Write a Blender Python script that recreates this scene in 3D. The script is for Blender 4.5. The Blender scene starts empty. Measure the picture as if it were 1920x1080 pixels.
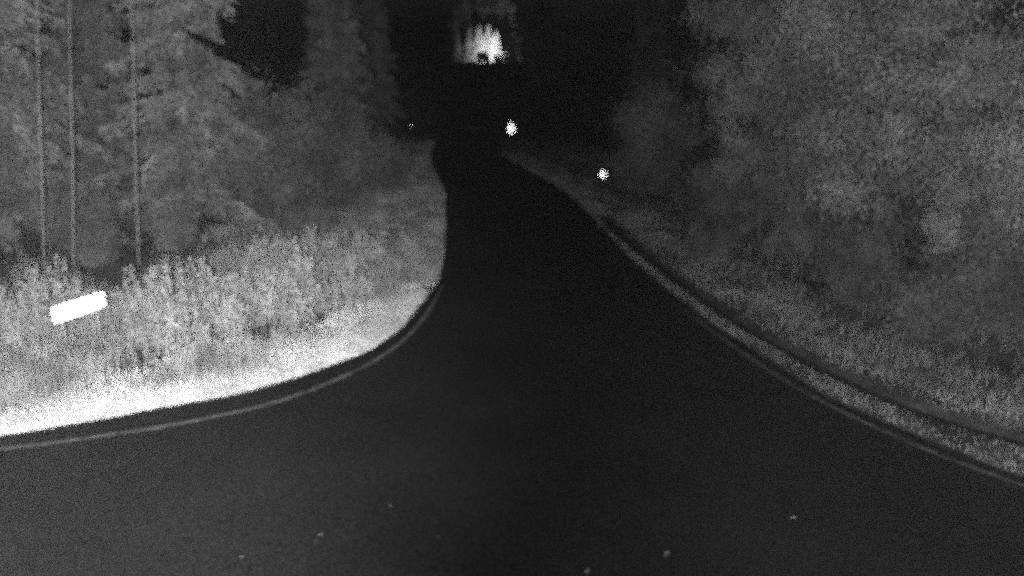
import bpy, math, random
import numpy as np
from mathutils import Vector, Matrix

# ------------------------------------------------------------------ camera, sky, lights, exposure
sc = bpy.context.scene
COL = sc.collection
R = math.radians

cam_d = bpy.data.cameras.new('camera')
cam_d.sensor_width = 36.0
cam_d.lens = 36.0 * 1300.0 / 1920.0
cam_d.clip_end = 2000.0
cam = bpy.data.objects.new('camera', cam_d)
cam_d.dof.use_dof = True                   # focus slips in infrared: the whole view is slightly soft
cam_d.dof.focus_distance = 4.0
cam_d.dof.aperture_fstop = 24.375 / 36.0
cam.location = (0.0, 0.0, 5.5)
cam.rotation_euler = (R(90.0) - math.atan(422.0 / 1300.0), 0.0, 0.0)
COL.objects.link(cam)
sc.camera = cam

world = bpy.data.worlds.new('World')
sc.world = world
world.use_nodes = True
wn, wl = world.node_tree.nodes, world.node_tree.links
sky = wn.new('ShaderNodeTexSky')
sky.sky_type = 'NISHITA'
sky.sun_disc = False
sky.sun_elevation = R(-2.0)
sky.sun_rotation = R(200.0)
bw = wn.new('ShaderNodeRGBToBW')          # the infrared camera records one channel only
bg = wn['Background']
wl.new(sky.outputs[0], bw.inputs[0])
wl.new(bw.outputs[0], bg.inputs['Color'])
SKY_STRENGTH = 0.10
bg.inputs['Strength'].default_value = SKY_STRENGTH


def lamp(name, kind, loc, target, energy, size_deg=None, blend=1.0, radius=0.05, parent=None):
    d = bpy.data.lights.new(name, kind)
    d.energy = energy
    d.color = (1, 1, 1)
    if kind == 'SPOT':
        d.spot_size = R(size_deg)
        d.spot_blend = blend
        d.shadow_soft_size = radius
    o = bpy.data.objects.new(name, d)
    COL.objects.link(o)
    o.location = loc
    v = Vector(target) - Vector(loc)
    o.rotation_euler = v.to_track_quat('-Z', 'Y').to_euler()
    if parent:
        o.parent = parent
    return o


# the surveillance camera's own infrared lamps either side of the lens: the strong one is turned to the left verge
lamp('infrared_illuminator', 'SPOT', (-0.5, -0.05, 5.4), (-10.2, 10.4, 2.8), 24500.0, 106.0, 1.0, 0.06)
lamp('infrared_illuminator', 'SPOT', (0.5, -0.05, 5.4), (7.8, 9.4, 6.2), 6700.0, 156.0, 1.0, 0.06)

sc.view_settings.view_transform = 'Standard'
sc.view_settings.look = 'None'
sc.view_settings.exposure = 0.0
sc.view_settings.gamma = 1.0
sc.view_settings.use_curve_mapping = False
sc.render.engine = 'CYCLES'
sc.cycles.use_denoising = False
sc.cycles.blur_glossy = 0.0
sc.cycles.use_adaptive_sampling = True     # little light on the sensor: visible grain
sc.cycles.adaptive_threshold = 0.35
sc.cycles.adaptive_min_samples = 16
sc.cycles.use_light_tree = False
sc.cycles.max_bounces = 6
sc.cycles.diffuse_bounces = 1
sc.cycles.glossy_bounces = 5
sc.cycles.transmission_bounces = 2
sc.cycles.volume_bounces = 0
sc.cycles.transparent_max_bounces = 4

rng = np.random.default_rng(7)
random.seed(7)

# ------------------------------------------------------------------ materials (all grey: infrared picture)


def mat(name, value, rough=0.85, var=0.0, scale=6.0, spec=0.2, metallic=0.0, rand=0.0, speck=None, bump=0.0, detail=4.0, transl=0.0):
    m = bpy.data.materials.new(name)
    m.use_nodes = True
    n, l = m.node_tree.nodes, m.node_tree.links
    p = n['Principled BSDF']
    p.inputs['Roughness'].default_value = rough
    p.inputs['Specular IOR Level'].default_value = spec
    p.inputs['Metallic'].default_value = metallic
    p.inputs['Base Color'].default_value = (value, value, value, 1)
    val = None
    tc = n.new('ShaderNodeTexCoord')
    if var:
        t = n.new('ShaderNodeTexNoise')
        t.inputs['Scale'].default_value = scale
        t.inputs['Detail'].default_value = detail
        l.new(tc.outputs['Object'], t.inputs['Vector'])
        mr = n.new('ShaderNodeMapRange')
        mr.inputs['From Min'].default_value = 0.3
        mr.inputs['From Max'].default_value = 0.7
        mr.inputs['To Min'].default_value = value * (1 - var)
        mr.inputs['To Max'].default_value = value * (1 + var)
        l.new(t.outputs['Fac'], mr.inputs['Value'])
        val = mr.outputs[0]
    if speck:
        sc_, amount, lo, hi = speck
        w = n.new('ShaderNodeTexVoronoi')
        w.inputs['Scale'].default_value = sc_
        l.new(tc.outputs['Object'], w.inputs['Vector'])
        s = n.new('ShaderNodeSeparateColor')
        l.new(w.outputs['Color'], s.inputs[0])
        mr = n.new('ShaderNodeMapRange')
        mr.inputs['From Min'].default_value = lo
        mr.inputs['From Max'].default_value = hi
        mr.inputs['To Min'].default_value = 1 - amount
        mr.inputs['To Max'].default_value = 1 + amount
        l.new(s.outputs[0], mr.inputs['Value'])
        mu = n.new('ShaderNodeMath')
        mu.operation = 'MULTIPLY'
        l.new(mr.outputs[0], mu.inputs[0])
        if val is not None:
            l.new(val, mu.inputs[1])
        else:
            mu.inputs[1].default_value = value
        val = mu.outputs[0]
    if rand:
        oi = n.new('ShaderNodeObjectInfo')
        mr = n.new('ShaderNodeMapRange')
        mr.inputs['To Min'].default_value = 1 - rand
        mr.inputs['To Max'].default_value = 1 + rand
        l.new(oi.outputs['Random'], mr.inputs['Value'])
        mu = n.new('ShaderNodeMath')
        mu.operation = 'MULTIPLY'
        l.new(mr.outputs[0], mu.inputs[0])
        if val is not None:
            l.new(val, mu.inputs[1])
        else:
            mu.inputs[1].default_value = value
        val = mu.outputs[0]
    if val is not None:
        l.new(val, p.inputs['Base Color'])
    if bump:
        t = n.new('ShaderNodeTexNoise')
        t.inputs['Scale'].default_value = scale * 8
        l.new(tc.outputs['Object'], t.inputs['Vector'])
        b = n.new('ShaderNodeBump')
        b.inputs['Strength'].default_value = bump
        b.inputs['Distance'].default_value = 0.02
        l.new(t.outputs['Fac'], b.inputs['Height'])
        l.new(b.outputs[0], p.inputs['Normal'])
    if transl:
        tr = n.new('ShaderNodeBsdfTranslucent')
        tr.inputs['Color'].default_value = (value, value, value, 1)
        if val is not None:
            l.new(val, tr.inputs['Color'])
        mx = n.new('ShaderNodeMixShader')
        mx.inputs[0].default_value = transl
        l.new(p.outputs[0], mx.inputs[1])
        l.new(tr.outputs[0], mx.inputs[2])
        l.new(mx.outputs[0], n['Material Output'].inputs['Surface'])
    return m


M = {}
M['asphalt'] = mat('asphalt', 0.009, 0.9, 0.3, 0.45, 0.1, speck=(45.0, 0.55, 0.0, 1.0), detail=6)
M['soil'] = mat('soil', 0.05, 0.95, 0.5, 1.3, 0.05, speck=(14.0, 0.3, 0, 1))
M['wet_soil'] = mat('wet_soil', 0.022, 0.9, 0.4, 3.0, 0.05)
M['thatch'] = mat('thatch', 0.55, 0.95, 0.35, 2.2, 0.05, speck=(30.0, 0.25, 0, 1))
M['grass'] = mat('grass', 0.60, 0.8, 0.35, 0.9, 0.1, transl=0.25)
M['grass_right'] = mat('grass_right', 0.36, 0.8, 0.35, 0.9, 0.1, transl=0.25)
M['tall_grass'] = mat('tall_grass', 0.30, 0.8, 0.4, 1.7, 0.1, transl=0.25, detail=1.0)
M['weed'] = mat('weed', 0.35, 0.75, 0.35, 1.4, 0.1, transl=0.25)
M['leaf'] = mat('leaf', 0.25, 0.75, 0.65, 0.9, 0.15, rand=0.18, transl=0.25)
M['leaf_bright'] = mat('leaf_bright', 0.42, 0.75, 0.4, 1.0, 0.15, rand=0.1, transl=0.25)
M['needle'] = mat('needle', 0.165, 0.8, 0.7, 0.9, 0.1, rand=0.15)
M['needle_dark'] = mat('needle_dark', 0.10, 0.8, 0.55, 0.9, 0.1, rand=0.15)
M['leaf_dark'] = mat('leaf_dark', 0.13, 0.75, 0.6, 1.1, 0.1, rand=0.2, transl=0.2)
M['bark'] = mat('bark', 0.09, 0.9, 0.4, 5.0, 0.1, bump=0.4)
M['birch_bark'] = mat('birch_bark', 0.21, 0.8, 0.3, 4.0, 0.15, bump=0.2)
M['paint'] = mat('worn_paint', 0.068, 0.8, 0.6, 4.0, 0.15, speck=(45.0, 0.35, 0, 1))
M['plate'] = mat('reflective_white', 0.92, 0.5, 0.02, 4.0, 0.3)
M['steel'] = mat('galvanised_steel', 0.22, 0.5, 0.2, 8.0, 0.4, metallic=0.6)
M['mirror'] = mat('prism_reflector', 0.96, 0.22, metallic=1.0)
M['dull_mirror'] = mat('dirty_prism_reflector', 0.8, 0.26, metallic=1.0)
M['plastic'] = mat('dark_plastic', 0.05, 0.6, 0.2, 6.0)
M['dirty_leaf'] = mat('dirty_leaf', 0.035, 0.8, 0.2, 30.0, rand=0.3)
M['fallen_leaf'] = mat('dry_leaf', 0.085, 0.8, 0.2, 30.0, rand=0.4)
M['car_paint'] = mat('dark_car_paint', 0.03, 0.35, 0.05, 3.0, 0.5)
M['glass'] = mat('tinted_glass', 0.012, 0.15, 0.0, 1.0, 0.5)
M['rubber'] = mat('rubber', 0.02, 0.9, 0.1, 9.0)
M['rim'] = mat('alloy', 0.25, 0.4, 0.1, 9.0, metallic=0.8)
M['lens'] = mat('lamp_lens', 0.08, 0.3, 0.1, 9.0, 0.5)

# ------------------------------------------------------------------ helpers


def link(name, me, m, parent=None):
    o = bpy.data.objects.new(name, me)
    COL.objects.link(o)
    if m is not None and len(me.materials) == 0:
        me.materials.append(m)
    if parent is not None:
        o.parent = parent
    return o


def np_mesh(name, verts, faces, smooth=False):
    """verts (n,3); faces: list of (m,k) index arrays, one array per polygon size"""
    me = bpy.data.meshes.new(name)
    verts = np.asarray(verts, np.float32).reshape(-1, 3)
    faces = [np.asarray(f, np.int32) for f in faces if len(f)]
    me.vertices.add(len(verts))
    me.vertices.foreach_set('co', verts.ravel())
    loops = np.concatenate([f.ravel() for f in faces])
    sizes = np.concatenate([np.full(len(f), f.shape[1], np.int32) for f in faces])
    starts = np.concatenate([[0], np.cumsum(sizes)[:-1]]).astype(np.int32)
    me.loops.add(len(loops))
    me.loops.foreach_set('vertex_index', loops)
    me.polygons.add(len(sizes))
    me.polygons.foreach_set('loop_start', starts)
    me.polygons.foreach_set('loop_total', sizes)
    if smooth:
        me.polygons.foreach_set('use_smooth', np.ones(len(sizes), bool))
    me.update(calc_edges=True)
    me.validate()
    return me


class MB:
    """collects simple shapes into one mesh"""
    def __init__(self):
        self.v, self.f = [], []

    def add(self, vs, fs):
        b = len(self.v)
        self.v += [tuple(v) for v in vs]
        self.f += [tuple(i + b for i in f) for f in fs]

    def box(self, c, s):
        x, y, z = c
        a, b, d = s[0] / 2, s[1] / 2, s[2] / 2
        vs = [(x + i * a, y + j * b, z + k * d) for k in (-1, 1) for j in (-1, 1) for i in (-1, 1)]
        self.add(vs, [(0, 2, 3, 1), (4, 5, 7, 6), (0, 1, 5, 4), (2, 6, 7, 3), (0, 4, 6, 2), (1, 3, 7, 5)])

    def tube(self, pts, rad, n=6, cap=True):
        pts = [Vector(p) for p in pts]
        if not hasattr(rad, '__len__'):
            rad = [rad] * len(pts)
        vs, fs = [], []
        for i, p in enumerate(pts):
            d = (pts[min(i + 1, len(pts) - 1)] - pts[max(i - 1, 0)]).normalized()
            a = d.orthogonal().normalized() if abs(d.z) < 0.95 else Vector((1, 0, 0)).cross(d).normalized()
            b = d.cross(a)
            for k in range(n):
                t = 2 * math.pi * k / n
                vs.append(p + (a * math.cos(t) + b * math.sin(t)) * rad[i])
        for i in range(len(pts) - 1):
            for k in range(n):
                k2 = (k + 1) % n
                fs.append((i * n + k, i * n + k2, (i + 1) * n + k2, (i + 1) * n + k))
        if cap:
            fs.append(tuple(range(n - 1, -1, -1)))
            fs.append(tuple((len(pts) - 1) * n + k for k in range(n)))
        self.add(vs, fs)

    def prism(self, outline, y0, y1):
        """outline in x,z extruded along y"""
        n = len(outline)
        vs = [(x, y0, z) for x, z in outline] + [(x, y1, z) for x, z in outline]
        fs = [tuple(range(n)), tuple(range(2 * n - 1, n - 1, -1))]
        fs += [(i, n + i, n + (i + 1) % n, (i + 1) % n) for i in range(n)]
        self.add(vs, fs)

    def mesh(self, name, smooth=False):
        me = bpy.data.meshes.new(name)
        me.from_pydata(self.v, [], self.f)
        me.update()
        if smooth:
            me.polygons.foreach_set('use_smooth', np.ones(len(me.polygons), bool))
        return me

    def build(self, name, m, parent=None, smooth=False):
        return link(name, self.mesh(name, smooth), m, parent)


def tag(o, label, cat, group=None):
    o['label'] = label
    o['category'] = cat
    if group:
        o['group'] = group
    return o


def thing(name, label, cat, loc, rz=0.0, group=None, tilt=(0, 0), scale=1.0):
    o = bpy.data.objects.new(name, None)
    o.empty_display_size = 0.2
    COL.objects.link(o)
    o.location = loc
    o.rotation_mode = 'ZYX'               # turn about the stem first, then lean
    o.rotation_euler = (tilt[0], tilt[1], rz)
    o.scale = (scale,) * 3 if not hasattr(scale, '__len__') else scale
    return tag(o, label, cat, group)


def structure(o):
    o['kind'] = 'structure'
    return o


def stuff(o, label, cat):
    tag(o, label, cat)
    o['kind'] = 'stuff'
    return o


# ------------------------------------------------------------------ lie of the land (metres; the camera pole stands at 0, 0)
LEFT_EDGE = [(-80, -2), (-40, 3), (-20, 6.6), (-12, 8.4), (-7.9, 9.46), (-6.93, 9.86), (-5.89, 10.34), (-4.8, 10.84), (-4.36, 11.15),
             (-3.7, 11.78), (-2.98, 12.60), (-2.52, 13.53), (-2.28, 14.48), (-2.08, 15.9), (-1.95, 17.1), (-1.92, 18.7), (-2.12, 22.0),
             (-2.5, 26.2), (-3.0, 30.9), (-4.4, 39.4), (-5.2, 44.2)]
RIGHT_EDGE = [(80, -1), (30, 2.6), (15, 4.9), (10.5, 6.3), (8.3, 7.5), (7.12, 8.38), (6.62, 9.0), (6.16, 9.68), (5.80, 10.22), (5.45, 10.85),
              (5.15, 11.77), (4.83, 12.93), (4.46, 14.18), (4.12, 15.82), (3.66, 18.38), (3.22, 22.53), (2.92, 25.95), (2.36, 30.87),
              (1.1, 36.4), (0.05, 40.5), (-0.7, 44.2)]
LEFT_LINE = [(-20, 6.2), (-12, 7.95), (-7.65, 9.1), (-7.07, 9.25), (-6.5, 9.44), (-5.58, 9.76), (-4.57, 10.25), (-4.03, 10.6), (-3.5, 11.12),
             (-2.87, 11.95), (-2.5, 12.7), (-2.22, 13.53), (-2.0, 14.7), (-1.88, 15.9), (-1.78, 17.3)]
RIGHT_LINE = [(15, 4.55), (10.3, 5.95), (8.1, 7.2), (6.99, 8.17), (6.77, 8.39), (6.44, 8.75), (6.1, 9.2), (5.76, 9.75), (5.40, 10.4), (5.12, 11.05),
              (4.88, 11.7), (4.65, 12.5), (4.3, 13.9), (3.95, 15.6)]
DITCH = [(20, 5.4), (14, 6.3), (10.5, 7.5), (8.9, 8.55), (7.82, 9.38), (7.19, 9.95), (6.82, 10.4), (6.48, 10.93), (6.14, 11.6), (5.79, 12.45), (5.43, 13.46),
         (5.14, 14.4), (4.87, 15.5), (4.52, 17.4), (4.26, 18.9), (3.90, 21.3), (3.67, 23.3), (3.5, 25.5)]
FAR_ROAD = [(-5.2, -0.7, 44.2), (-6.2, -1.2, 52), (-6.9, -1.7, 62), (-7.5, -2.3, 76), (-7.8, -2.6, 92), (-7.9, -2.7, 106)]


def smooth_poly(pts, step=0.25):
    """Catmull-Rom resampling"""
    p = np.array(pts, float)
    q = np.vstack([2 * p[0] - p[1], p, 2 * p[-1] - p[-2]])
    out = []
    for i in range(1, len(q) - 2):
        n = max(2, int(np.linalg.norm(q[i + 1] - q[i]) / step))
        for t in np.linspace(0, 1, n, endpoint=False):
            a, b, c_, d = q[i - 1], q[i], q[i + 1], q[i + 2]
            out.append(0.5 * ((2 * b) + (-a + c_) * t + (2 * a - 5 * b + 4 * c_ - d) * t * t + (-a + 3 * b - 3 * c_ + d) * t ** 3))
    out.append(p[-1])
    return np.array(out)


LE, RE = smooth_poly(LEFT_EDGE), smooth_poly(RIGHT_EDGE)
DI = smooth_poly(DITCH, 0.6)
LEC, REC = smooth_poly(LEFT_EDGE, 1.2), smooth_poly(RIGHT_EDGE, 1.2)


def dist_poly(P, poly):
    """distance of points to a polyline"""
    P = np.asarray(P, float)
    best = np.full(len(P), 1e9)
    for a, b in zip(poly[:-1], poly[1:]):
        ab = b - a
        t = np.clip(((P - a) @ ab) / (ab @ ab + 1e-12), 0, 1)
        d = np.hypot(*(P - (a + t[:, None] * ab)).T)
        best = np.minimum(best, d)
    return best


def inside(P, poly):
    x, y = P[:, 0], P[:, 1]
    c_ = np.zeros(len(P), bool)
    n = len(poly)
    j = n - 1
    for i in range(n):
        xi, yi = poly[i]
        xj, yj = poly[j]
        if yi != yj:
            m = ((yi > y) != (yj > y)) & (x < (xj - xi) * (y - yi) / (yj - yi) + xi)
            c_ ^= m
        j = i
    return c_


def hill(y):
    t = np.clip((np.asarray(y, float) - 48.0) / 56.0, 0, 1)
    return 5.45 * t * t * (3 - 2 * t)


NEAR_ROAD = np.vstack([LE, RE[::-1], [(80, -6), (80, -9), (-80, -9)]])
NEAR_ROAD[-3:, 1] = (-5.0, -7.0, -8.0)
ROAD_POLY = np.vstack([LE, RE[::-1], [(80.0, -7.0), (20.0, 0.6), (0.0, 1.1), (-20.0, 0.4), (-80.0, -8.0)]])


def ground_z(x, y):
    x = np.asarray(x, float)
    y = np.asarray(y, float)
    P = np.stack([x.ravel(), y.ravel()], 1)
    z = hill(P[:, 1])
    near = (P[:, 0] > 1) & (P[:, 0] < 22) & (P[:, 1] > 4) & (P[:, 1] < 28)
    dd = np.full(len(P), 9.0)
    if near.any():
        dd[near] = dist_poly(P[near], DI)
    z = z - 0.13 * np.exp(-(dd / 0.2) ** 2)
    # gentle unevenness away from the road
    off = np.minimum(dist_poly(P, LEC), dist_poly(P, REC))
    k = np.clip(off - 0.5, 0, 6) / 6
    k[inside(P, ROAD_POLY)] = 0.0
    z = z + k * 0.22 * (np.sin(P[:, 0] * 0.9 + 1.3) * np.cos(P[:, 1] * 0.7) + 0.5 * np.sin(P[:, 0] * 2.3 + P[:, 1] * 1.7))
    return z.reshape(x.shape)


def gz(x, y):
    return float(ground_z(np.array([x]), np.array([y]))[0])


def axis(*segs):
    out = []
    for a, b, s in segs:
        out += list(np.arange(a, b, s))
    out.append(segs[-1][1])
    return np.array(out)


xs = axis((-300, -100, 50), (-100, -30, 5), (-30, -14, 1.0), (-14, 3, 0.4), (3, 10.5, 0.12), (10.5, 24, 0.5), (24, 100, 4), (100, 300, 50))
ys = axis((-120, -10, 10), (-10, 6, 1.0), (6, 26, 0.16), (26, 46, 0.5), (46, 140, 1.5), (140, 200, 10), (200, 500, 50))
GX, GY = np.meshgrid(xs, ys)
GZ = ground_z(GX, GY)
# lower the sheet beneath the asphalt
Pg = np.stack([GX.ravel(), GY.ravel()], 1)
ins = inside(Pg, ROAD_POLY)
GZ = GZ.ravel() - 0.0
GZ[ins] -= 0.05
far_l = np.interp(Pg[:, 1], [f[2] for f in FAR_ROAD], [f[0] for f in FAR_ROAD])
far_r = np.interp(Pg[:, 1], [f[2] for f in FAR_ROAD], [f[1] for f in FAR_ROAD])
infar = (Pg[:, 1] > 44) & (Pg[:, 1] < 108) & (Pg[:, 0] > far_l - 0.3) & (Pg[:, 0] < far_r + 0.3)
GZ[infar] -= 0.08
nx, ny = len(xs), len(ys)
idx = np.arange(nx * ny).reshape(ny, nx)
q = np.stack([idx[:-1, :-1].ravel(), idx[:-1, 1:].ravel(), idx[1:, 1:].ravel(), idx[1:, :-1].ravel()], 1)
structure(link('ground', np_mesh('ground', np.stack([GX.ravel(), GY.ravel(), GZ], 1), [q], True), M['soil']))

# ---- asphalt: junction in front, then the road running into the forest and up the rise
rv = [(x, y, 0.012) for x, y in ROAD_POLY]
n0 = len(rv)
poly = list(range(n0))[::-1]
il, ir = len(LE) - 1, len(LE)              # road corners at the end of the flat part
rf = []
fy = np.concatenate([np.arange(44.2, 106, 1.5), [106.0]])
prev = (il, ir)
for y in fy[1:]:
    xl = np.interp(y, [f[2] for f in FAR_ROAD], [f[0] for f in FAR_ROAD])
    xr = np.interp(y, [f[2] for f in FAR_ROAD], [f[1] for f in FAR_ROAD])
    z = float(hill(y)) + 0.012
    rv += [(xl, y, z), (xr, y, z)]
    a, b = len(rv) - 2, len(rv) - 1
    rf.append((prev[0], prev[1], b, a))
    prev = (a, b)
bend = [((-8.6, 113.0), (-4.2, 115.6)), ((-11.0, 117.2), (-8.0, 121.0)), ((-16.0, 121.0), (-13.5, 125.4)), ((-26.0, 125.5), (-24.5, 130.5)), ((-46, 131), (-45, 136))]
for (l_, r_) in bend:
    rv += [(l_[0], l_[1], float(hill(l_[1])) + 0.03), (r_[0], r_[1], float(hill(r_[1])) + 0.03)]
    a, b = len(rv) - 2, len(rv) - 1
    rf.append((prev[0], prev[1], b, a))
    prev = (a, b)
me = bpy.data.meshes.new('road')
me.from_pydata(rv, [], [tuple(poly)] + rf)
me.update()
structure(link('road', me, M['asphalt']))


def strip(name, pts, width, z, m, taper=False):
    p = smooth_poly(pts, 0.2)
    t = np.gradient(p, axis=0)
    t /= np.linalg.norm(t, axis=1)[:, None]
    nrm = np.stack([-t[:, 1], t[:, 0]], 1)
    w = np.full(len(p), width / 2)
    if taper:
        w[-8:] *= np.linspace(1, 0.1, 8)
    zz = z(p) if callable(z) else np.full(len(p), z)
    a = np.column_stack([p + nrm * w[:, None], zz])
    b = np.column_stack([p - nrm * w[:, None], zz])
    v = np.vstack([a, b])
    n = len(p)
    i = np.arange(n - 1)
    f = np.stack([i, i + 1, n + i + 1, n + i], 1)
    return structure(link(name, np_mesh(name, v, [f]), m))


strip('edge_line', LEFT_LINE, 0.11, 0.017, M['paint'], True)
strip('edge_line', RIGHT_LINE, 0.10, 0.017, M['paint'], True)
strip('ditch', DITCH, 0.44, lambda p: ground_z(p[:, 0], p[:, 1]) + 0.035, M['wet_soil'])


def sheet(name, poly_line, w0, w1, z, m, side):
    """a band lying beside an edge, from w0 to w1 metres off it"""
    p = poly_line
    t = np.gradient(p, axis=0)
    t /= np.linalg.norm(t, axis=1)[:, None]
    nrm = np.stack([-t[:, 1], t[:, 0]], 1) * side
    cols = np.linspace(0, 1, 7)
    jit = 0.10 * np.sin(np.arange(len(p)) * 0.37) + 0.07 * np.sin(np.arange(len(p)) * 1.13 + 1)
    v, n = [], len(p)
    for c_ in cols:
        w = w0 + (w1 - w0) * c_ + jit * (1.0 if c_ > 0.9 else 0.25)
        xy = p + nrm * w[:, None] if hasattr(w, '__len__') else p + nrm * w
        zz = ground_z(xy[:, 0], xy[:, 1]) + z * (1.0 if 0 < c_ < 1 else 0.25)
        v.append(np.column_stack([xy, zz]))
    f = []
    i = np.arange(n - 1)
    for k in range(len(cols) - 1):
        f.append(np.stack([k * n + i, k * n + i + 1, (k + 1) * n + i + 1, (k + 1) * n + i], 1))
    return structure(link(name, np_mesh(name, np.vstack(v), [np.vstack(f)], True), m))


selL = LE[(LE[:, 0] > -22) & (LE[:, 1] < 16.5)]
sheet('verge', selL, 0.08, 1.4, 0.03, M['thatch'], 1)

# ------------------------------------------------------------------ grass (uncountable)


def blades(name, P, h, w, m, label, lean=0.35, seed=1, z_off=0.0):
    g = np.random.default_rng(seed)
    n = len(P)
    z0 = ground_z(P[:, 0], P[:, 1]) + z_off
    a = g.uniform(0, 2 * np.pi, n)
    la = g.uniform(0, 2 * np.pi, n)
    ln = np.abs(g.normal(0, lean, n)) * h
    base = np.column_stack([P, z0])
    side = np.column_stack([np.cos(a), np.sin(a), np.zeros(n)]) * (w * g.uniform(0.6, 1.3, n) / 2)[:, None]
    dirv = np.column_stack([np.cos(la), np.sin(la), np.zeros(n)])
    mid = base + dirv * (ln * 0.3)[:, None] + np.column_stack([np.zeros((n, 2)), h * 0.55])
    tip = base + dirv * ln[:, None] + np.column_stack([np.zeros((n, 2)), h * np.sqrt(np.clip(1 - (ln / np.maximum(h, .01)) ** 2 * .4, .2, 1))])
    v = np.stack([base - side, base + side, mid + side * 0.8, mid - side * 0.8, tip], 1).reshape(-1, 3)
    i = np.arange(n) * 5
    me = np_mesh(name, v, [np.stack([i, i + 1, i + 2, i + 3], 1), np.stack([i + 3, i + 2, i + 4], 1)])
    return stuff(link(name, me, m), label, 'grass')


def scatter(n, x0, x1, y0, y1, seed):
    g = np.random.default_rng(seed)
    return np.column_stack([g.uniform(x0, x1, n), g.uniform(y0, y1, n)])


def clump_noise(P, s, seed):
    g = np.random.default_rng(seed)
    o = np.zeros(len(P))
    for k in range(6):
        a = g.uniform(0, 6.28)
        f = s * g.uniform(0.6, 1.9)
        o += np.sin((P[:, 0] * math.cos(a) + P[:, 1] * math.sin(a)) * f + g.uniform(0, 6.28))
    return o / 6 ** 0.5


def rhombs_(cent, size, g, elong=2.0):
    n = len(cent)
    a = g.normal(0, 1, (n, 3))
    a /= np.linalg.norm(a, axis=1)[:, None]
    b = np.cross(a, g.normal(0, 1, (n, 3)))
    b /= np.linalg.norm(b, axis=1)[:, None] + 1e-9
    s = (size * g.uniform(0.6, 1.35, n))[:, None]
    v = np.stack([cent - a * s * elong / 2, cent + b * s / 2, cent + a * s * elong / 2, cent - b * s / 2], 1).reshape(-1, 3)
    i = np.arange(n) * 4
    return v, np.stack([i, i + 1, i + 2, i + 3], 1)


left_land = np.vstack([LE, [(-6, 60), (-90, 60), (-90, -2)]])
right_land = np.vstack([RE, [(-1.4, 56), (-1.4, 60), (90, 60), (90, -1)]])

# left verge: short pale grass right beside the asphalt
P = np.vstack([scatter(330000, -16, -1.6, 7.0, 34, 11), scatter(60000, -12, -2.6, 34, 50, 13)])
P = P[inside(P, left_land)]
d = dist_poly(P, LEC)
k = (d < 1.75) & (rng.uniform(0, 1, len(P)) < np.clip(1.3 - d * 0.45, 0.2, 1)) & (P[:, 1] < 15 + 4 * rng.uniform(0, 1, len(P)))
k &= d > 0.01 + 0.18 * rng.uniform(0, 1, len(P)) ** 1.5
P1, d1 = P[k], d[k]
h1 = (0.05 + 0.13 * np.clip(d1, 0, 1.2)) * rng.uniform(0.6, 1.3, len(P1))
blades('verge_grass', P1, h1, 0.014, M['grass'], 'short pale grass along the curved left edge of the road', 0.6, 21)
# behind it: tall grass and weeds up to the forest
dn = np.where(P[:, 1] > 17, d + 0.9, d)      # beyond the junction the rough grass reaches the asphalt
k2 = (dn > 0.7) & (d > 0.06) & (d < 7.6)
cn = clump_noise(P, 1.5, 5)
dens = np.clip((dn - 0.55) / 0.6, 0.05, 1) * np.clip(0.52 + 0.8 * cn, np.where(P[:, 1] > 18, 0.5, 0.16), 1) * np.clip((6.4 - d) / 2.0, 0.12, 1)
k2 &= rng.uniform(0, 1, len(P)) < dens
P2, d2 = P[k2], d[k2]
h2 = np.clip(0.22 + 0.22 * np.clip(d2 - 0.9, 0, 2.2) + 0.42 * cn[k2], 0.2, 1.5) * rng.uniform(0.6, 1.15, len(P2))
h2 *= np.clip((P2[:, 0] * -1 + 0.5) / 3.6, 0.4, 1) * np.clip((24.0 - P2[:, 1]) / 5.0, 0.45, 1)
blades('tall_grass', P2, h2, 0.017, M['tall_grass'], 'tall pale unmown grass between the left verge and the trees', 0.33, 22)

# leafy weeds standing in clumps among it
g = np.random.default_rng(44)
wc = scatter(900, -15, -2.6, 11, 28, 41)
wd = dist_poly(wc, LEC)
kw = inside(wc, left_land) & (wd > 1.2) & (wd < 4.6) & (wc[:, 1] < 18.8) & (g.uniform(0, 1, 900) < 0.72)
# trampled and clear in front of the white plate
kw &= ~(np.hypot(wc[:, 0] + 7.45, wc[:, 1] - 11.3) < 0.95) & ~(np.hypot(wc[:, 0] + 7.9, wc[:, 1] - 12.0) < 0.8)
wc, wd = wc[kw], wd[kw]
lv = []
for c0, w0 in zip(wc, wd):
    hh_ = (0.45 + 0.5 * g.uniform() + 0.45 * (g.uniform() > 0.75)) * np.clip(0.45 + 0.3 * w0, 0.5, 1.15)
    rad_ = g.uniform(0.10, 0.30)
    for s_ in range(g.integers(5, 17)):
        b0 = c0 + g.normal(0, rad_, 2)
        hs = hh_ * g.uniform(0.75, 1.15)
        nl = int(40 * hs) + 12
        tz = g.uniform(0.3, 1.0, nl) ** 0.8
        lean_ = g.normal(0, 0.08, 2)
        lv.append(np.column_stack([b0[0] + lean_[0] * tz + g.normal(0, 0.035, nl), b0[1] + lean_[1] * tz + g.normal(0, 0.035, nl), tz * hs]))
lv = np.vstack(lv)
lv[:, 2] += ground_z(lv[:, 0], lv[:, 1])
v, f = rhombs_(lv, 0.032, g, 2.6)
stuff(link('weeds', np_mesh('weeds', v, [f]), M['weed']), 'leafy weeds standing in clumps in the left tall grass', 'weeds')

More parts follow.
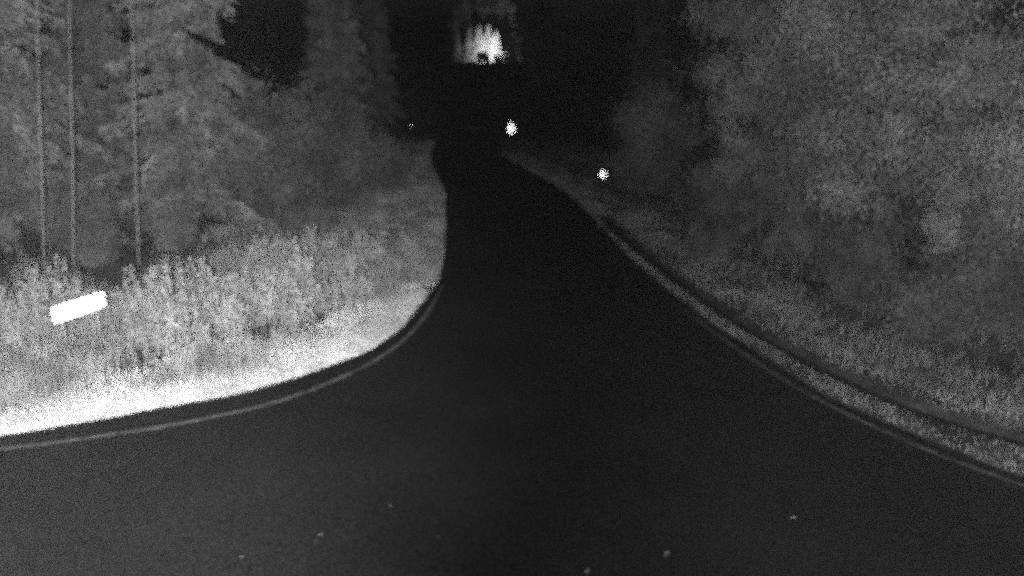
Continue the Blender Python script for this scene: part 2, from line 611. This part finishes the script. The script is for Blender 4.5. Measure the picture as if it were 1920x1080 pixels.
# right verge: thin grass either side of the ditch
P = scatter(520000, -2, 14, 5.5, 56, 12)
P = P[inside(P, right_land)]
d = dist_poly(P, REC)
dd = dist_poly(P, DI)
k = (d < 6.5) & (d > 0.05) & (dd > 0.21 + 0.08 * rng.uniform(0, 1, len(P)))
k &= rng.uniform(0, 1, len(P)) < np.clip(0.8 + 0.4 * clump_noise(P, 2.2, 15), 0.2, 1) * np.clip(1.0 - (np.minimum(dd, d + 0.4) - 0.9) * 0.55, 0.10, 1) * np.clip((52 - P[:, 1]) / 24, 0.1, 1)
P3, d3, dd3 = P[k], d[k], dd[k]
h3 = np.where(d3 < 1.2, 0.09, 0.09 + 0.11 * np.clip(d3 - 1.2, 0, 3)) * rng.uniform(0.6, 1.4, len(P3))
h3 = np.where(dd3 < 0.4, np.minimum(h3, 0.06), h3)
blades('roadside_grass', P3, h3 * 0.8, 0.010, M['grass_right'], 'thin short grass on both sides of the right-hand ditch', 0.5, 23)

# ------------------------------------------------------------------ tree builders


def rhombs(cent, size, g, flat=0.0, elong=1.7):
    """leaf-sized faces with random orientation"""
    n = len(cent)
    a = g.normal(0, 1, (n, 3))
    a[:, 2] *= (1 - flat)
    a /= np.linalg.norm(a, axis=1)[:, None]
    b = np.cross(a, g.normal(0, 1, (n, 3)))
    b /= np.linalg.norm(b, axis=1)[:, None] + 1e-9
    s = (size * g.uniform(0.6, 1.35, n))[:, None]
    v = np.stack([cent - a * s * elong / 2, cent + b * s / 2, cent + a * s * elong / 2, cent - b * s / 2], 1).reshape(-1, 3)
    i = np.arange(n) * 4
    return v, np.stack([i, i + 1, i + 2, i + 3], 1)


def broadleaf(seed, h, r, base, n_limb=16, per=110, leaf=0.045, trunk_r=0.11, m_trunk='bark', m_leaf='leaf', narrow=1.0, sig=0.30, bend=0.25):
    g = np.random.default_rng(seed)
    tb = MB()
    top = h * 0.9
    zs = np.linspace(0, top, 9)
    bx, by = g.normal(0, bend, 2)
    tr = [(bx * (z / h) ** 2 + 0.04 * bend / 0.25 * math.sin(z * 1.3 + seed), by * (z / h) ** 2 + 0.04 * bend / 0.25 * math.cos(z * 1.1), z) for z in zs]
    tb.tube([(tr[0][0], tr[0][1], -0.25)] + tr[1:], [trunk_r * 1.25] + [trunk_r * (1 - 0.88 * z / top) for z in zs[1:]], 8)
    cents = []
    for i in range(n_limb):
        z0 = base + (top - base) * ((i + g.uniform(0, 1)) / n_limb) ** 0.9 * 0.95
        az = i * 2.4 + g.uniform(-0.5, 0.5)
        k = (z0 - base) / (h - base)
        prof = math.sin(math.pi * (0.18 + 0.80 * k) ** 0.9) ** 0.7
        L = r * prof * g.uniform(0.7, 1.15)
        s = np.array([np.interp(z0, zs, [p[0] for p in tr]), np.interp(z0, zs, [p[1] for p in tr]), z0])
        e = s + np.array([math.cos(az) * L, math.sin(az) * L, L * g.uniform(0.1, 0.6)])
        mpt = (s + e) / 2 + np.array([0, 0, 0.12 * L])
        tb.tube([s, mpt, e], [trunk_r * 0.34, trunk_r * 0.22, 0.012], 5)
        nc = max(3, int(3 + L * 2.6))
        for j in range(nc):
            t = g.uniform(0.25, 1.1)
            p = s + (e - s) * t + g.normal(0, 0.22, 3) * L * np.array([1, 1, 0.7])
            cents.append(p)
        for j in range(2):
            az2 = az + g.uniform(-1, 1)
            e2 = mpt + np.array([math.cos(az2), math.sin(az2), g.uniform(0.1, 0.7)]) * L * 0.5
            tb.tube([mpt, e2], [trunk_r * 0.16, 0.008], 4, False)
            cents.append(e2)
    for j in range(5):
        cents.append(np.array([tr[-1][0], tr[-1][1], top]) + g.normal(0, 0.3, 3))
    cents = np.array(cents)
    pts = []
    for p in cents:
        n = int(3.0 * per * g.uniform(0.5, 1.4))
        s = sig * g.uniform(0.7, 1.3)
        pts.append(p + g.normal(0, 1, (n, 3)) * np.array([s, s, s * 0.75]))
    pts = np.vstack(pts)
    pts = pts[pts[:, 2] > 0.15]
    v, f = rhombs(pts, leaf, g)
    return tb.mesh('trunk', True), np_mesh('crown', v, [f]), m_trunk, m_leaf


def spruce(seed, h, r, base=0.4, whorls=None, spray=0.11, m_leaf='needle', dens=1.0):
    g = np.random.default_rng(seed)
    tb = MB()
    tr = 0.012 * h + 0.03
    tb.tube([(0, 0, -0.25), (0, 0, h * 0.5), (0, 0, h * 0.99)], [tr * 1.1, tr * 0.55, 0.012], 8)
    pts, vec = [], []
    nw = whorls or int(h / 0.34)
    for i in range(nw):
        zw = z = base + (h - base) * (i + g.uniform(0, 0.6)) / nw
        k = (z - base) / (h - base)
        Lmax = r * (1 - k) ** 0.85 * g.uniform(0.8, 1.12) + 0.06
        nb = g.integers(5, 8)
        a0 = g.uniform(0, 6.28)
        for b in range(nb):
            if g.uniform() < 0.10:
                continue
            az = a0 + b * 6.283 / nb + g.uniform(-0.3, 0.3)
            z = zw + g.uniform(-0.24, 0.24) * (1 - 0.6 * k)
            L = Lmax * g.uniform(0.6, 1.06)
            droop = 0.10 + 0.35 * (1 - k) * g.uniform(0.6, 1.3)
            d = np.array([math.cos(az), math.sin(az), 0])
            e = np.array([0, 0, z]) + d * L + np.array([0, 0, -droop * L + 0.12 * L])
            tb.tube([(0, 0, z), tuple((np.array([0, 0, z]) + e) / 2 + np.array([0, 0, 0.04 * L])), tuple(e)], [0.018, 0.012, 0.005], 4, False)
            n = int((22 + 105 * L) * dens)
            t = g.uniform(0.12, 1.03, n)
            sidev = np.array([-d[1], d[0], 0])
            wv = g.normal(0, 1, n) * 0.22 * L * (1.05 - t) + g.normal(0, 0.04, n)
            c0 = np.array([0, 0, z]) + d * (t * L)[:, None] + sidev * wv[:, None]
            c0[:, 2] += -droop * L * t ** 1.5 + 0.12 * L * t - g.uniform(0, 1, n) ** 2 * 0.36
            pts.append(c0)
            dv = d * 0.8 + sidev * np.sign(wv)[:, None] * g.uniform(0.2, 1, n)[:, None] + np.array([0, 0, -0.45]) + g.normal(0, 0.3, (n, 3))
            vec.append(dv)
    pts, vec = np.vstack(pts), np.vstack(vec)
    vec /= np.linalg.norm(vec, axis=1)[:, None]
    n = len(pts)
    b = np.cross(vec, g.normal(0, 1, (n, 3)))
    b /= np.linalg.norm(b, axis=1)[:, None]
    s = (spray * g.uniform(0.6, 1.3, n))[:, None]
    v = np.stack([pts - vec * s, pts + b * s * 0.3, pts + vec * s, pts - b * s * 0.3], 1).reshape(-1, 3)
    i = np.arange(n) * 4
    return tb.mesh('trunk', True), np_mesh('crown', v, [np.stack([i, i + 1, i + 2, i + 3], 1)]), 'bark', m_leaf


def bush(seed, h, r, leaf=0.042, n_stem=14, per=120, m_leaf='leaf'):
    g = np.random.default_rng(seed)
    tb = MB()
    cents = []
    for i in range(n_stem):
        az = i * 2.4 + g.uniform(-0.4, 0.4)
        L = r * g.uniform(0.25, 0.95)
        H_ = h * g.uniform(0.6, 1.0) * (1 - 0.35 * (L / r) ** 2)
        s = np.array([math.cos(az) * 0.15, math.sin(az) * 0.15, -0.1])
        e = np.array([math.cos(az) * L, math.sin(az) * L, H_ * 0.93])
        mpt = np.array([math.cos(az) * L * 0.45, math.sin(az) * L * 0.45, H_ * 0.55])
        tb.tube([s, mpt, e], [0.03, 0.02, 0.006], 5)
        for t in np.linspace(0.2, 1.0, int(4 + h * 1.5)):
            p = (1 - t) ** 2 * s + 2 * t * (1 - t) * mpt + t * t * e
            cents.append(p + g.normal(0, 0.12, 3) * r)
    pts = []
    for p in cents:
        n = int(2.6 * per * g.uniform(0.5, 1.3))
        s = 0.17 * (r ** 0.5) * g.uniform(0.7, 1.4)
        pts.append(p + g.normal(0, 1, (n, 3)) * np.array([s, s, s]))
    pts = np.vstack(pts)
    pts = pts[pts[:, 2] > 0.03]
    v, f = rhombs(pts, leaf, g)
    return tb.mesh('stem', True), np_mesh('foliage', v, [f]), 'bark', m_leaf


KIT = {
    'oak_a': broadleaf(1, 9.5, 2.6, 1.2, 20, 120, trunk_r=0.13),
    'oak_b': broadleaf(2, 10.5, 2.3, 1.6, 22, 120, trunk_r=0.12),
    'slim': broadleaf(3, 10.0, 1.55, 1.0, 24, 110, trunk_r=0.09, sig=0.26),
    'slim_b': broadleaf(17, 10.0, 1.6, 2.2, 24, 110, trunk_r=0.08, sig=0.28),
    'bright': broadleaf(4, 8.5, 2.0, 1.4, 18, 130, trunk_r=0.10, m_leaf='leaf_bright'),
    'birch_a': broadleaf(5, 10.0, 1.2, 7.6, 10, 40, leaf=0.05, trunk_r=0.026, m_trunk='birch_bark', sig=0.25, bend=0.05),
    'birch_b': broadleaf(6, 10.5, 1.1, 7.6, 10, 40, leaf=0.05, trunk_r=0.025, m_trunk='birch_bark', sig=0.25, bend=0.05),
    'spruce_a': spruce(7, 14.0, 2.7, 1.1),
    'spruce_b': spruce(8, 13.0, 2.2, 0.6, m_leaf='needle_dark'),
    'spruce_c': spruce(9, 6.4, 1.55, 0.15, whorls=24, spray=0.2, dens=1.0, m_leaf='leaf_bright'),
    'spruce_d': spruce(10, 18.0, 3.0, 1.0, whorls=38, spray=0.24, dens=0.45),
    'bush_a': bush(11, 3.2, 1.6),
    'bush_d': bush(14, 3.2, 1.6, m_leaf='needle'),
    'bush_b': bush(12, 2.2, 1.2),
    'bush_f': bush(18, 3.2, 1.6, m_leaf='leaf_dark'),
    'bush_e': bush(16, 2.2, 1.2, m_leaf='leaf_dark'),
    'bush_c': bush(13, 1.3, 0.9, n_stem=11, per=90, m_leaf='leaf_dark'),
}


def plant(kind, name, label, cat, x, y, rz=0.0, scale=1.0, group=None, tilt=(0, 0)):
    t_me, c_me, mt, mc = KIT[kind]
    o = thing(name, label, cat, (x, y, gz(x, y)), rz, group, tilt, scale)
    shrub = cat == 'bush'
    link('stem' if shrub else 'trunk', t_me, M[mt], o)
    link('foliage' if shrub else 'crown', c_me, M[mc], o)
    return o


GL, GR = 'trees at the left forest edge', 'trees at the right forest edge'
# ---- left forest edge
plant('birch_a', 'birch_tree', 'thin pale birch trunk nearest the left border of the picture', 'tree', -12.4, 17.6, 0.3, 1.0, GL, (0, R(10.5)))
plant('birch_b', 'birch_tree', 'thin bright birch trunk rising directly above the white plate', 'tree', -11.6, 17.5, 2.0, 1.0, GL, (0, R(10.5)))
plant('birch_a', 'birch_tree', 'lone thin birch trunk just left of the big drooping spruce', 'tree', -10.6, 18.9, 4.0, 1.05, GL, (0, R(8)))
plant('spruce_a', 'spruce_tree', 'broad bright spruce filling the upper left corner', 'tree', -15.4, 20.8, 0.5, (1.15, 1.15, 1.1), GL, (0, R(6)))
plant('spruce_b', 'spruce_tree', 'spruce behind the two left birch trunks', 'tree', -14.3, 23.8, 2.2, 1.1, GL, (0, R(5)))
plant('spruce_a', 'spruce_tree', 'large spruce with drooping branches beside the black gap of sky', 'tree', -10.5, 22.2, 0.0, (1.05, 1.05, 1.1), GL, (0, R(4)))
plant('spruce_b', 'spruce_tree', 'dim spruce standing alone between the black sky gap and the road', 'tree', -8.3, 33.2, 1.0, (1.15, 1.15, 1.0), GL, (0, R(3)))
plant('spruce_a', 'spruce_tree', 'spruce in the second row behind the left corner tree', 'tree', -19.0, 25.5, 4.0, 1.1, GL)
plant('bush_f', 'bush', 'tallest bush under the black gap of sky', 'bush', -8.3, 23.9, 0.4, 1.6, 'bushes on the left')
plant('bush_f', 'bush', 'rounded bush in front of the lone dim spruce', 'bush', -6.9, 26.6, 2.4, 1.25, 'bushes on the left')
plant('bush_e', 'bush', 'dark low bush at the left roadside where the road narrows', 'bush', -5.6, 29.4, 1.4, 1.25, 'bushes on the left')
plant('bush_e', 'bush', 'farthest small bush beside the left road edge', 'bush', -6.4, 34.0, 3.4, 0.9, 'bushes on the left')
plant('bush_e', 'bush', 'bush behind the white plate at the feet of the birches', 'bush', -12.2, 19.4, 0.0, 0.95, 'bushes on the left')
plant('bush_e', 'bush', 'dark bush at the foot of the lone thin birch', 'bush', -10.4, 20.9, 5.0, 0.8, 'bushes on the left')
plant('bush_c', 'bush', 'small bush in the tall grass left of the dark bush', 'bush', -6.8, 22.4, 0.0, 1.1, 'bushes on the left')
# ---- right forest edge
plant('slim', 'broadleaf_tree', 'tall slim leafy tree whose left side ends against the black sky', 'tree', 7.55, 20.4, 0.2, (1.0, 1.0, 1.1), GR, (0, R(-6)))
plant('spruce_a', 'spruce_tree', 'dark spruce standing just right of the tall slim leafy tree', 'tree', 9.0, 20.4, 2.0, (0.75, 0.75, 1.0), GR, (0, R(-4)))
plant('slim_b', 'broadleaf_tree', 'upright leafy tree in the middle of the right forest edge', 'tree', 8.1, 17.6, 1.2, (1.0, 1.0, 1.1), GR, (0, R(-4)))
plant('slim_b', 'broadleaf_tree', 'upright leafy tree left of the dark gap at the upper right', 'tree', 8.6, 15.6, 3.4, (1.05, 1.05, 1.0), GR, (0, R(-5)))
plant('bright', 'broadleaf_tree', 'low bright leafy tree under the dark gap at the right', 'tree', 10.2, 14.4, 0.0, 0.52, GR)
plant('oak_b', 'broadleaf_tree', 'nearest leafy tree cut off by the right border', 'tree', 10.7, 12.7, 2.0, 0.9, GR)
plant('spruce_b', 'spruce_tree', 'dark spruce behind the bush right of the tall slim leafy tree', 'tree', 9.8, 21.2, 5.2, (1.1, 1.1, 1.05), GR, (0, R(-3)))
plant('spruce_b', 'spruce_tree', 'second-row spruce behind the upright right trees', 'tree', 12.6, 21.0, 4.4, 1.05, GR)
plant('oak_a', 'broadleaf_tree', 'second-row leafy tree behind the low bright tree', 'tree', 16.0, 19.0, 2.6, 1.1, GR)
plant('spruce_b', 'spruce_tree', 'second-row spruce nearest the upper right corner', 'tree', 15.4, 24.5, 2.6, 1.2, GR)
plant('bush_d', 'bush', 'dim hump-shaped bush above the round reflector', 'bush', 6.2, 32.0, 1.0, (1.5, 1.5, 1.55), 'bushes on the right')
plant('bush_e', 'bush', 'low bush at the foot of the tall slim leafy tree', 'bush', 6.9, 22.6, 1.0, 1.2, 'bushes on the right')
plant('bush_d', 'bush', 'bush between the tall slim tree and the next upright tree', 'bush', 8.4, 19.2, 3.0, 0.8, 'bushes on the right')
plant('bush_e', 'bush', 'bush at the foot of the middle upright tree', 'bush', 8.1, 15.6, 2.0, 0.9, 'bushes on the right')
plant('bush_c', 'bush', 'small bush on the grass slope below the dark gap', 'bush', 8.9, 13.7, 4.0, 1.2, 'bushes on the right')
plant('bush_e', 'bush', 'bush under the low bright tree at the right', 'bush', 10.1, 13.4, 0.0, 1.15, 'bushes on the right')
plant('bush_a', 'bush', 'bush filling the gap behind the low bright tree', 'bush', 12.0, 14.6, 0.0, 0.9, 'bushes on the right')
plant('bush_c', 'bush', 'smallest bush on the right grass near the ditch bend', 'bush', 5.7, 19.6, 0.0, 0.8, 'bushes on the right')

# ---- trees on the rise, lit by the departing car's headlights
plant('bush_c', 'bush', 'low dark bush on the crest right of the car', 'bush', -1.9, 102.0, 0.0, 0.8, 'bushes on the crest')
plant('bush_c', 'bush', 'low dark bush on the crest left of the car', 'bush', -8.9, 103.0, 2.0, 0.7, 'bushes on the crest')
plant('bush_c', 'bush', 'small dark bush on the crest under the left end of the glow', 'bush', -9.6, 110.0, 4.0, 0.75, 'bushes on the crest')
plant('bush_c', 'bush', 'small dark bush on the crest under the right end of the glow', 'bush', -1.3, 109.0, 1.0, 0.9, 'bushes on the crest')
GB = 'dim spruces farther along the road'
for lab_, x_, y_, k_, r_ in (
        ('dim spruce left of the road behind the lone spruce', -11.0, 43.0, 'spruce_b', 0.4),
        ('dimmer spruce left of the road behind the faint reflector', -11.2, 58.0, 'spruce_a', 1.4),
        ('farthest dim spruce left of the road below the rise', -13.5, 70.0, 'spruce_b', 2.4),
        ('barely visible spruce farther right between bush and tall slim leafy tree', 12.5, 66.0, 'spruce_a', 4.4),
        ('farthest barely visible spruce right of the road on the rise', 3.2, 80.0, 'spruce_b', 5.1)):
    plant(k_, 'spruce_tree', lab_, 'tree', x_, y_, r_, 1.1, GB)
GF = 'spruces in the headlight beam'
plant('spruce_c', 'spruce_tree', 'small headlit spruce with the left one of the twin tips', 'tree', -5.45, 122.5, 0.0, 0.95, GF)
plant('spruce_c', 'spruce_tree', 'small headlit spruce with the right one of the twin tips', 'tree', -3.9, 122.0, 1.0, 0.95, GF)
plant('spruce_c', 'spruce_tree', 'brightest headlit spruce right of the car', 'tree', -2.5, 119.0, 2.0, 0.78, GF)
plant('spruce_c', 'spruce_tree', 'headlit spruce in front of the gap between the twin tips', 'tree', -4.7, 121.0, 2.6, 0.7, GF)
plant('spruce_c', 'spruce_tree', 'short headlit spruce touching the brightest one', 'tree', -3.2, 120.2, 0.7, 0.62, GF)
plant('spruce_c', 'spruce_tree', 'faint small spruce at the right rim of the headlight glow', 'tree', -1.1, 127.0, 3.0, 0.42, GF)
plant('spruce_c', 'spruce_tree', 'headlit spruce directly left of the twin tips', 'tree', -7.2, 125.5, 4.0, 0.85, GF)
plant('spruce_c', 'spruce_tree', 'dim spruce at the left rim of the headlight glow', 'tree', -9.6, 130.5, 5.0, 0.8, GF)
plant('spruce_d', 'spruce_tree', 'tall dim spruce rising behind the left part of the glow', 'tree', -9.8, 142.0, 0.0, (1.25, 1.25, 1.1), 'tall spruces behind the glow')
plant('spruce_d', 'spruce_tree', 'tall dim spruce rising behind the middle of the glow', 'tree', -5.0, 141.0, 2.0, (1.25, 1.25, 1.1), 'tall spruces behind the glow')
plant('spruce_d', 'spruce_tree', 'tall dim spruce rising behind the right part of the glow', 'tree', -1.6, 143.0, 4.0, (1.25, 1.25, 1.1), 'tall spruces behind the glow')

# ------------------------------------------------------------------ reflectors and signs


def corner_cubes(inside_fn, half, a, m, name, parent):
    """sheet of retro-reflecting prisms: each tile is three mutually perpendicular mirror facets; opens towards -Y"""
    hgt = a * math.sqrt(3) / 2
    dep = a / math.sqrt(6)
    mb = MB()
    rows = int(half / hgt) + 2
    colsn = int(half / a) + 2
    for j in range(-rows, rows):
        for i in range(-colsn, colsn):
            x0 = i * a + (a / 2 if j % 2 else 0)
            z0 = j * hgt
            up = [(x0, z0), (x0 + a, z0), (x0 + a / 2, z0 + hgt)]
            dn = [(x0 + a / 2, z0 + hgt), (x0 + a, z0), (x0 + 1.5 * a, z0 + hgt)]
            for t in (up, dn):
                cx, cz = sum(p[0] for p in t) / 3, sum(p[1] for p in t) / 3
                if inside_fn(cx, cz):
                    vs = [(p[0], 0, p[1]) for p in t] + [(cx, dep, cz)]
                    mb.add(vs, [(0, 1, 3), (1, 2, 3), (2, 0, 3)])
    return mb.build(name, m, parent)


def face_camera_rz(x, y):
    # -Y side turned to traffic coming from the junction
    return math.atan2(-x, y) * -1 * -1


def reflector_sign(label, x, y, z, outline, a, m, post_h):
    g0 = gz(x, y)
    o = thing('reflector_post', label, 'reflector', (x, y, g0), math.atan2(-x, y), 'roadside reflectors')
    poly_ = np.array(outline)
    fn = lambda cx, cz: bool(inside(np.array([[cx, cz]]), poly_)[0])
    half = float(np.abs(poly_).max())
    face = corner_cubes(fn, half, a, m, 'reflector', o)
    face.location = (0, -0.02, z - g0)
    bk = MB()
    k = 1.04
    bk.prism([(px * k, pz * k) for px, pz in outline], a / math.sqrt(6) + 0.004, a / math.sqrt(6) + 0.016)
    b = bk.build('back_plate', M['plastic'], o)
    b.location = (0, -0.02, z - g0)
    p = MB()
    p.tube([(0, 0.075, -0.3), (0, 0.075, post_h - g0)], 0.03, 8)
    p.box((0, 0.055, z - g0), (0.10, 0.03, 0.04))
    p.build('post', M['plastic'], o, True)
    return o


circ = [(0.17 * math.cos(t), 0.165 * math.sin(t)) for t in np.linspace(0, 2 * math.pi, 20, endpoint=False)]  # disc made wider than a real reflector to take in its bloom
drop = [(0.0, 0.56), (0.10, 0.30)] + [(0.26 * math.cos(t), -0.06 + 0.26 * math.sin(t)) for t in np.linspace(0.45, -math.pi - 0.45, 18)] + [(-0.10, 0.30)]  # pointed plate; the rounded lower half has its bloom built into the outline
tiny = [(-0.07, -0.09), (0.07, -0.09), (0.07, 0.09), (-0.07, 0.09)]
reflector_sign('bright round reflector on a post at the right roadside', 3.68, 28.0, 1.23, circ, 0.034, M['mirror'], 1.3)
reflector_sign('bright drop-shaped pointed reflector where the road narrows', -0.05, 45.0, 1.52, drop, 0.05, M['mirror'], 1.6)
reflector_sign('tiny faint reflector on the left roadside post', -7.43, 52.0, 1.12, tiny, 0.035, M['dull_mirror'], 1.2)

# white plate in the tall grass
ax, ay = -8.27, 11.68
bx_, by_ = -7.85, 12.66
ln_ = math.hypot(bx_ - ax, by_ - ay)
px, py = (ax + bx_) / 2, (ay + by_) / 2
o = thing('plate_sign', 'glaring white rounded rectangular plate standing in the tall grass', 'sign', (px, py, gz(px, py)), math.atan2(by_ - ay, bx_ - ax))
zc = 1.16
rr, hw, hh = 0.085, ln_ / 2, 0.165
ol = []
for (cx, cz, t0) in ((hw - rr, hh - rr, 0), (-hw + rr, hh - rr, 90), (-hw + rr, -hh + rr, 180), (hw - rr, -hh + rr, 270)):
    for t in (0, 30, 60, 90):
        ol.append((cx + rr * math.cos(R(t0 + t)), cz + rr * math.sin(R(t0 + t))))
mb = MB()
mb.prism(ol, -0.012, 0.0)
pl = mb.build('plate', M['plate'], o)
pl.location = (0, 0, zc)
for s in (-0.34, 0.34):
    mb = MB()
    mb.tube([(s, 0.03, -0.3), (s, 0.03, zc + 0.10)], 0.024, 8)
    mb.build('post', M['steel'], o, True)
    mb = MB()
    mb.box((s, 0.012, zc), (0.09, 0.02, 0.04))
    mb.build('clamp', M['steel'], o)

# ------------------------------------------------------------------ departing car (dark against its own headlight glow)
CX, CY = -4.05, 102.5
car = thing('car', 'dark car driving away over the rise, silhouetted by its own headlights', 'car', (CX, CY, float(hill(CY)) + 0.015), 0.03)
prof = [(-2.05, 0.28), (-2.10, 0.55), (-2.02, 0.92), (-1.78, 1.02), (-1.55, 1.40), (-1.0, 1.48), (-0.1, 1.47), (0.75, 1.02), (1.75, 0.90), (2.08, 0.68), (2.12, 0.38), (2.0, 0.24)]
mb = MB()


def half_w(y, z):
    w = 0.89 - 0.05 * max(0, abs(y) - 1.5)
    if z > 0.95:
        w -= (z - 0.95) * 0.42
    if z < 0.35:
        w -= 0.05
    return w


n = len(prof)
vs = [(-half_w(y, z), y, z) for y, z in prof] + [(half_w(y, z), y, z) for y, z in prof]
fs = [tuple(range(n)), tuple(range(2 * n - 1, n - 1, -1))] + [(i, n + i, n + (i + 1) % n, (i + 1) % n) for i in range(n)]
mb.add(vs, fs)
body = mb.build('body', M['car_paint'], car)
bv = body.modifiers.new('bevel', 'BEVEL')
bv.width = 0.05
bv.segments = 2
mb = MB()
mb.add([(-0.66, -1.775, 1.05), (0.66, -1.775, 1.05), (0.58, -1.575, 1.36), (-0.58, -1.575, 1.36)], [(0, 1, 2, 3)])
mb.build('rear_window', M['glass'], car)
for s in (-1, 1):
    mb = MB()
    mb.add([(s * 0.875, -1.55, 1.03), (s * 0.875, 0.55, 1.03), (s * 0.70, -0.1, 1.42), (s * 0.70, -1.35, 1.42)], [(0, 1, 2, 3)])
    mb.build('side_window', M['glass'], car)
    mb = MB()
    mb.box((s * 0.70, -2.075, 0.80), (0.26, 0.06, 0.16))
    mb.build('tail_light', M['lens'], car)
    mb = MB()
    mb.box((s * 0.96, 0.55, 1.02), (0.18, 0.1, 0.12))
    mb.build('wing_mirror', M['car_paint'], car)
    mb = MB()
    mb.box((s * 0.66, 2.06, 0.66), (0.3, 0.12, 0.13))
    hl = mb.build('headlight', M['lens'], car)
    lamp('headlight_beam', 'SPOT', (s * 0.66, 2.2, 0.66), (s * 0.4 + 4.2, 22.0, 1.8), 25000.0, 50.0, 1.0, 0.05, car)
    for yy in (-1.32, 1.30):
        wh = bpy.data.objects.new('wheel', None)
        COL.objects.link(wh)
        wh.parent = car
        wh.location = (s * 0.80, yy, 0.31)
        mb = MB()
        mb.tube([(-0.1, 0, 0), (-0.08, 0, 0), (0.08, 0, 0), (0.1, 0, 0)], [0.27, 0.31, 0.31, 0.27], 18)
        mb.build('tyre', M['rubber'], wh, True)
        mb = MB()
        mb.tube([(-0.104, 0, 0), (0.104, 0, 0)], 0.2, 12)
        mb.build('rim', M['rim'], wh)
mb = MB()
mb.box((0, -2.09, 0.72), (0.5, 0.03, 0.11))
mb.build('number_plate', M['plate'], car)
mb = MB()
mb.box((0, -2.10, 0.42), (1.62, 0.10, 0.20))
mb.build('bumper', M['plastic'], car)

# ------------------------------------------------------------------ litter on the asphalt
spots = [(-1.58, 7.68, .04), (-2.34, 7.11, .04), (-2.36, 6.98, .035), (1.81, 6.76, .07), (3.56, 7.44, .05), (0.85, 6.47, .055), (4.96, 7.18, .045), (-0.89, 7.06, .035), (-3.15, 6.71, .03)]
for i, (x, y, s) in enumerate(spots):
    g = np.random.default_rng(100 + i)
    k = 10
    ring = []
    for t in range(k):
        a = 2 * math.pi * t / k
        rad = s * (0.62 + 0.38 * abs(math.cos(a))) * g.uniform(0.85, 1.1)
        ring.append((rad * math.cos(a), rad * 0.75 * math.sin(a), 0.018 + 0.012 * g.uniform(0, 1) * abs(math.sin(a))))
    vs = [(0, 0, 0.006)] + ring
    fs = [(0, 1 + t, 1 + (t + 1) % k) for t in range(k)]
    mb = MB()
    mb.add(vs, fs)
    lf = mb.build('fallen_leaf', M['fallen_leaf' if i in (3, 4, 5) else 'dirty_leaf'])
    lf.location = (x, y, 0.012)
    lf.rotation_euler = (0, 0, g.uniform(0, 6))
    lab = {3: 'brightest curled leaf on the dark asphalt near the bottom of the picture', 0: 'faint leaf on the asphalt farthest from the bottom border',
           5: 'pale leaf on the asphalt touching the bottom border'}.get(i, 'small faint dry leaf lying on the dark asphalt')
    tag(lf, lab, 'leaf', 'leaves on the asphalt')

# ------------------------------------------------------------------ haze added to lift the black level and give grain
mb = MB()
mb.box((0, 190, 14.5), (604, 626, 33))
hz = mb.build('haze', None)
hm = bpy.data.materials.new('black_level_haze')
hm.use_nodes = True
hn = hm.node_tree.nodes
hn.remove(hn['Principled BSDF'])
vol = hn.new('ShaderNodeVolumePrincipled')
vol.inputs['Color'].default_value = (0.9, 0.9, 0.9, 1)
vol.inputs['Density'].default_value = 0.00022
hm.node_tree.links.new(vol.outputs[0], hn['Material Output'].inputs['Volume'])
hz.data.materials.append(hm)
stuff(hz, 'thin added haze lifting the black level over the whole junction', 'haze')
